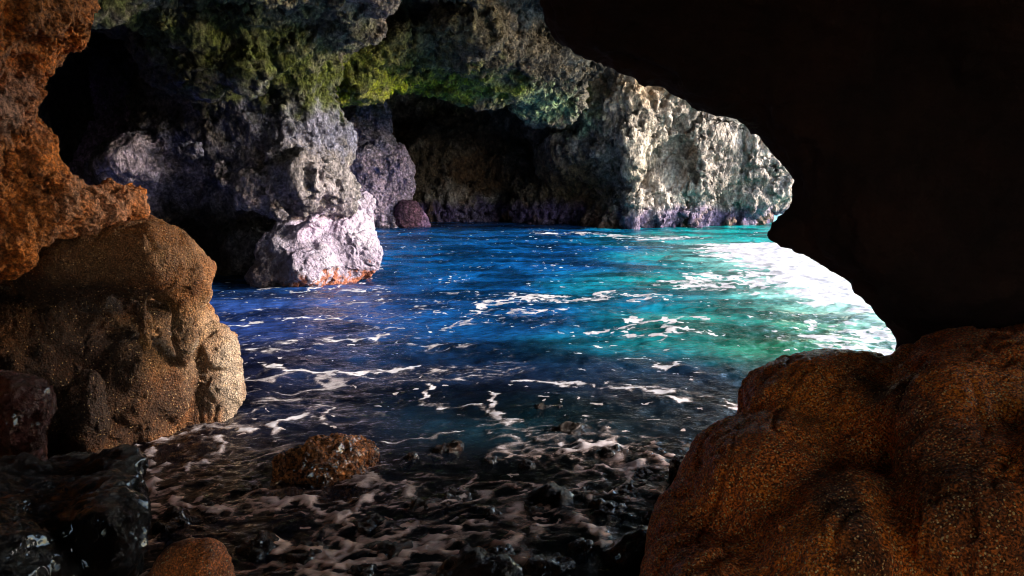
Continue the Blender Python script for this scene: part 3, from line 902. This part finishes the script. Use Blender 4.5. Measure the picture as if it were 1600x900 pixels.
def water_fields(P):
    q = P.copy()
    q[:, 2] = 0
    near = 1 - smooth01(q[:, 1], 4.6, 6.2)
    amp = 0.3 + 0.7 * smooth01(q[:, 1], 3.0, 7.0)
    z = 0.045 * amp * fbm(q * np.array([0.7, 1.1, 1]), 3, 201)
    z += 0.05 * amp * (ridged(q * np.array([0.9, 1.7, 1]) + 0.5 * perlin(q * 0.8, 9)[:, None], 3, 203) - 0.5) * 0.6
    z += 0.018 * fbm(q * np.array([4, 6.5, 1]), 3, 205)
    # foam
    w = np.stack([fbm(q * 2.3, 3, 211), fbm(q * 2.3, 3, 213)], 1)
    w2 = np.stack([fbm(q * 8.0, 3, 215), fbm(q * 8.0, 3, 217)], 1)
    foam = np.zeros(len(q))
    for line, hw, st in STROKES:
        pts = on_water([a for a, _ in line], [b for _, b in line])[:, :2]
        wob = min(hw * 1.6, 0.5)
        Pw = q[:, :2] + w * wob * 1.5 + w2 * wob * 0.8
        lo, hi = pts.min(0) - hw * 3 - 1, pts.max(0) + hw * 3 + 1
        m = ((q[:, :2] > lo) & (q[:, :2] < hi)).all(1)
        if not m.any():
            continue
        d = np.full(m.sum(), 1e9)
        for a, b in zip(pts[:-1], pts[1:]):
            d = np.minimum(d, seg_dist(Pw[m], a, b))
        gaps = 1.0 if hw > 1 else 0.55 + 0.9 * smooth01(fbm(q[m] * np.array([3.0, 6.0, 1]), 3, 219), -0.25, 0.15)
        thinner = 1.0 if hw > 0.25 else 0.75
        f = st * gaps * (1 - smooth01(d, hw * (0.2 if hw < 1 else 0.6) * thinner, hw * (1.3 if hw < 1 else 1.7) * thinner))
        f = np.minimum(f, 0.95 if hw < 0.25 else 1.5)
        foam[m] = np.maximum(foam[m], f)
    # froth churned over the shallows, thinner further out
    wv = np.stack([fbm(q * 1.3, 3, 221), fbm(q * 1.3, 3, 223), 0 * q[:, 0]], 1)
    wv2 = np.stack([perlin(q * 5.0 + 3, 222), perlin(q * 5.0 + 9, 224), 0 * q[:, 0]], 1)
    warp = q + 0.55 * wv + 0.09 * wv2
    web = 1 - np.abs(perlin(warp * np.array([1.7, 3.0, 1]), 225)) * 4.2
    web2 = 1 - np.abs(perlin(warp * np.array([4.3, 7.0, 1]), 227)) * 4.0
    dens = fbm(q * 0.9 + 0.3 * wv, 3, 229)
    web3 = 1 - np.abs(perlin(warp * np.array([10.0, 15.0, 1]) + 0.6 * wv2, 228)) * 3.6
    vein = np.maximum(np.maximum(smooth01(web, 0.38, 1.0), 0.85 * smooth01(web2, 0.45, 1.0)), 0.55 * smooth01(web3, 0.45, 1.0))
    lace = vein * smooth01(dens, -0.42, 0.12) * (0.55 + 0.5 * smooth01(fbm(warp * np.array([6, 9, 1]), 3, 226), -0.3, 0.3))
    fade = near * (0.72 + 0.28 * (1 - smooth01(q[:, 1], 3.2, 4.6))) + (1 - near) * (0.42 + 0.25 * (1 - smooth01(q[:, 0], -1.5, 1.0))) * smooth01(fbm(q * np.array([0.5, 0.8, 1]), 2, 233), -0.05, 0.3)
    fade *= 1 - 0.5 * smooth01(q[:, 1], 14, 26)
    foam = np.maximum(foam, lace * fade)
    ql = q + 0.35 * wv + 0.06 * wv2
    lines = np.maximum(smooth01(1 - np.abs(perlin(ql * np.array([1.5, 3.4, 1]), 271)) * 13, 0.1, 0.9),
                       0.8 * smooth01(1 - np.abs(perlin(ql * np.array([3.6, 7.4, 1]), 273)) * 9, 0.2, 0.95))
    where = smooth01(fbm(q * np.array([0.6, 1.0, 1]), 3, 275), -0.12, 0.22) * (1 - 0.6 * smooth01(q[:, 0], -0.5, 1.5)) * (1 - smooth01(q[:, 1], 12, 20))
    foam = np.maximum(foam, 0.62 * lines * where)
    rope = np.clip(foam, 0, 1) * near
    z += rope * (0.016 + 0.026 * fbm(warp * 9, 3, 240) + 0.012 * (0.5 - worley(q * 22 + 0.4 * wv2, 244)))
    return z, foam


xs = np.concatenate([-np.geomspace(9, 1500, 10)[::-1], np.arange(-8.95, 12, 0.026), np.geomspace(12.1, 1500, 40)])
ya = [1.2]
while ya[-1] < 33:
    ya.append(ya[-1] + 0.011 + 0.0022 * (ya[-1] - 1.2))
ys = np.concatenate([-np.geomspace(1, 1500, 10)[::-1], np.array(ya), np.geomspace(33.5, 2500, 16)])
P, Fc = grid(xs, ys, lambda P: P[:, 0] * 0)
z, foam = water_fields(P)
z *= 1 - smooth01(np.hypot(P[:, 0], P[:, 1]), 60, 200)
P[:, 2] = z
me = mesh_from('water', P, Fc)
# water tone with transmitted light painted in: clear over stones near the shore, blue in the hall, turquoise towards the mouth
x, y = P[:, 0], P[:, 1]
n = fbm(np.stack([x, y, 0 * x], 1) * 0.35, 3, 251)
tq = smooth01(x - 0.13 * y + 1.8 * n, -1.6, 3.0)[:, None]
gr = (smooth01(x + 1.0 * n, 1.2, 3.5) * (1 - smooth01(y + 1.2 * n, 8.0, 12.0)))[:, None]
vi = ((1 - smooth01(x + 0.8 * n, -3.0, -0.5)) * (1 - smooth01(y, 9, 15)))[:, None]
c = np.array((0.004, 0.10, 0.36)) * (1 - tq) + np.array((0.004, 0.42, 0.42)) * tq
c = c * (1 - gr * 0.75) + gr * 0.75 * np.array((0.06, 0.34, 0.08))
c = c * (1 - vi * 0.6) + vi * 0.6 * np.array((0.05, 0.06, 0.30))
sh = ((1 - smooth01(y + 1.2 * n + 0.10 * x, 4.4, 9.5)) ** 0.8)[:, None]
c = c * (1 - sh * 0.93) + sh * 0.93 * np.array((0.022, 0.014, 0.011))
su = on_water([1165, 1215, 1270, 1340, 1400, 1500], [388, 402, 425, 458, 480, 485])[:, :2]
dsu = np.full(len(x), 1e9)
pw = P[:, :2] + 0.5 * n[:, None]
for a_, b_ in zip(su[:-1], su[1:]):
    dsu = np.minimum(dsu, seg_dist(pw, a_, b_))
milk_glow = ((1 - smooth01(dsu, 0.2, 2.6)) * (0.75 + 0.5 * fbm(np.stack([x, y * 2, 0 * x], 1), 4, 263)).clip(0, 1))[:, None]                      # aerated water round the surf, its pale tint also painting the mouth's glow
c = c * (1 - milk_glow * 0.85) + milk_glow * 0.85 * np.array((0.62, 0.92, 0.80))
mott = np.stack([x * 0.55, y * 1.1, 0 * x], 1)
c = c * (0.28 + 0.66 * smooth01(fbm(mott, 4, 261), -0.35, 0.35))[:, None]
osea = smooth01(x, 9, 14)[:, None]
c = c * (1 - osea) + osea * np.array((0.03, 0.14, 0.18))
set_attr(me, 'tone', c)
set_attr(me, 'foam', np.repeat(np.clip(foam, 0, 1.5)[:, None], 3, 1))
k = (1 - smooth01(y + 0.8 * n, 3.3, 5.8))[:, None]
set_attr(me, 'froth', np.array((0.82, 0.78, 0.84)) * (1 - k) + k * np.array((0.98, 0.52, 0.34)))
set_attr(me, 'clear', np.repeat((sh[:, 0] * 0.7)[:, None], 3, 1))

m, nt, bs = nodes('sea_water')
L = nt.links.new
nt.nodes.remove(bs)
out = nt.nodes['Material Output']
tc = N(nt, 'ShaderNodeTexCoord')
tone = N(nt, 'ShaderNodeVertexColor'); tone.layer_name = 'tone'
fo = N(nt, 'ShaderNodeVertexColor'); fo.layer_name = 'foam'
cl = N(nt, 'ShaderNodeVertexColor'); cl.layer_name = 'clear'
mp = N(nt, 'ShaderNodeMapping'); mp.inputs['Scale'].default_value = (1, 1.6, 1)
L(tc.outputs['Object'], mp.inputs[0])
nb = N(nt, 'ShaderNodeTexNoise', Scale=5.0, Detail=6.0, Roughness=0.6)
L(mp.outputs[0], nb.inputs['Vector'])
bump = N(nt, 'ShaderNodeBump', Strength=1.0, Distance=0.05)
L(nb.outputs[0], bump.inputs['Height'])
gl = N(nt, 'ShaderNodeBsdfGlossy', Roughness=0.06)
L(bump.outputs[0], gl.inputs['Normal'])
df = N(nt, 'ShaderNodeBsdfDiffuse')
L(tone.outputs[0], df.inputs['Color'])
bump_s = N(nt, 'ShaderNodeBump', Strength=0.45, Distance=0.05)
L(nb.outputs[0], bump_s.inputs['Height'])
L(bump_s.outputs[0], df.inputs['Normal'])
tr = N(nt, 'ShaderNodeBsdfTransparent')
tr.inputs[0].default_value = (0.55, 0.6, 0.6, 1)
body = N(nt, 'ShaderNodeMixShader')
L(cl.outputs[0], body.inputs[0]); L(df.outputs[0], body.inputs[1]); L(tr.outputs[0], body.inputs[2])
fr = N(nt, 'ShaderNodeFresnel', IOR=1.33)
L(bump.outputs[0], fr.inputs['Normal'])
surf = N(nt, 'ShaderNodeMixShader')
L(fr.outputs[0], surf.inputs[0]); L(body.outputs[0], surf.inputs[1]); L(gl.outputs[0], surf.inputs[2])
# foam: mask broken up by finer bubbles
nf = N(nt, 'ShaderNodeTexNoise', Scale=13.0, Detail=10.0, Roughness=0.8)
L(mp.outputs[0], nf.inputs['Vector'])
ad = N(nt, 'ShaderNodeMath', operation='ADD')
L(fo.outputs[0], ad.inputs[0]); L(nf.outputs[0], ad.inputs[1])
mr = N(nt, 'ShaderNodeMapRange', interpolation_type='SMOOTHSTEP')
mr.inputs[1].default_value, mr.inputs[2].default_value = 0.88, 1.30
L(ad.outputs[0], mr.inputs[0])
mrn = N(nt, 'ShaderNodeMapRange', interpolation_type='SMOOTHSTEP')
mrn.inputs[1].default_value, mrn.inputs[2].default_value = 0.72, 1.42
L(ad.outputs[0], mrn.inputs[0])
clk = N(nt, 'ShaderNodeMath', operation='MULTIPLY', use_clamp=True); clk.inputs[1].default_value = 1.5
L(cl.outputs[0], clk.inputs[0])
mrm = N(nt, 'ShaderNodeMix', data_type='FLOAT')
L(clk.outputs[0], mrm.inputs[0]); L(mr.outputs[0], mrm.inputs[2]); L(mrn.outputs[0], mrm.inputs[3])
# scattered flecks of foam
mpv = N(nt, 'ShaderNodeMapping'); mpv.inputs['Scale'].default_value = (1, 1.5, 1)
L(tc.outputs['Object'], mpv.inputs[0])
vo = N(nt, 'ShaderNodeTexVoronoi', Scale=7.5)
wn2 = N(nt, 'ShaderNodeTexNoise', Scale=9.0, Detail=3.0)
L(tc.outputs['Object'], wn2.inputs['Vector'])
wa = N(nt, 'ShaderNodeVectorMath', operation='MULTIPLY_ADD')
wa.inputs[1].default_value = (0.25, 0.25, 0)
L(wn2.outputs['Color'], wa.inputs[0]); L(mpv.outputs[0], wa.inputs[2])
L(wa.outputs[0], vo.inputs['Vector'])
sep = N(nt, 'ShaderNodeSeparateColor'); L(vo.outputs['Color'], sep.inputs[0])
cn = N(nt, 'ShaderNodeTexNoise', Scale=0.7, Detail=2.0); L(mpv.outputs[0], cn.inputs['Vector'])
rad = N(nt, 'ShaderNodeMath', operation='MULTIPLY'); L(sep.outputs[0], rad.inputs[0]); L(cn.outputs[0], rad.inputs[1])
rad2 = N(nt, 'ShaderNodeMapRange'); L(rad.outputs[0], rad2.inputs[0])
rad2.inputs[1].default_value, rad2.inputs[2].default_value, rad2.inputs[3].default_value, rad2.inputs[4].default_value = 0.26, 0.55, 0.0, 0.26
lt = N(nt, 'ShaderNodeMath', operation='LESS_THAN'); L(vo.outputs['Distance'], lt.inputs[0]); L(rad2.outputs[0], lt.inputs[1])
mxf = N(nt, 'ShaderNodeMath', operation='MAXIMUM'); L(mrm.outputs[0], mxf.inputs[0]); L(lt.outputs[0], mxf.inputs[1])
fs = N(nt, 'ShaderNodeBsdfPrincipled')
fcol = N(nt, 'ShaderNodeVertexColor'); fcol.layer_name = 'froth'
thin = N(nt, 'ShaderNodeVectorMath', operation='MULTIPLY'); thin.inputs[1].default_value = (0.55, 0.36, 0.24)
L(fcol.outputs[0], thin.inputs[0])
dn = N(nt, 'ShaderNodeMapRange'); L(ad.outputs[0], dn.inputs[0])
dn.inputs[1].default_value, dn.inputs[2].default_value = 0.95, 1.45
cm = N(nt, 'ShaderNodeMix', data_type='RGBA'); L(dn.outputs[0], cm.inputs[0]); L(thin.outputs[0], cm.inputs[6]); L(fcol.outputs[0], cm.inputs[7])
L(fcol.outputs[0], fs.inputs['Base Color'])
fade_near = N(nt, 'ShaderNodeMix', data_type='RGBA')
L(cl.outputs[0], fade_near.inputs[0]); L(fcol.outputs[0], fade_near.inputs[6]); L(cm.outputs[2], fade_near.inputs[7])
L(fade_near.outputs[2], fs.inputs['Base Color'])
fs.inputs['Roughness'].default_value = 0.22
b3 = N(nt, 'ShaderNodeBump', Strength=0.8, Distance=0.03)
L(nf.outputs[0], b3.inputs['Height'])
L(b3.outputs[0], fs.inputs['Normal'])
fin = N(nt, 'ShaderNodeMixShader')
L(mxf.outputs[0], fin.inputs[0]); L(surf.outputs[0], fin.inputs[1]); L(fs.outputs[0], fin.inputs[2])
L(fin.outputs[0], out.inputs['Surface'])
me.materials.append(m)
wo = bpy.data.objects.new('water', me)
wo['kind'] = 'structure'
scene.collection.objects.link(wo)
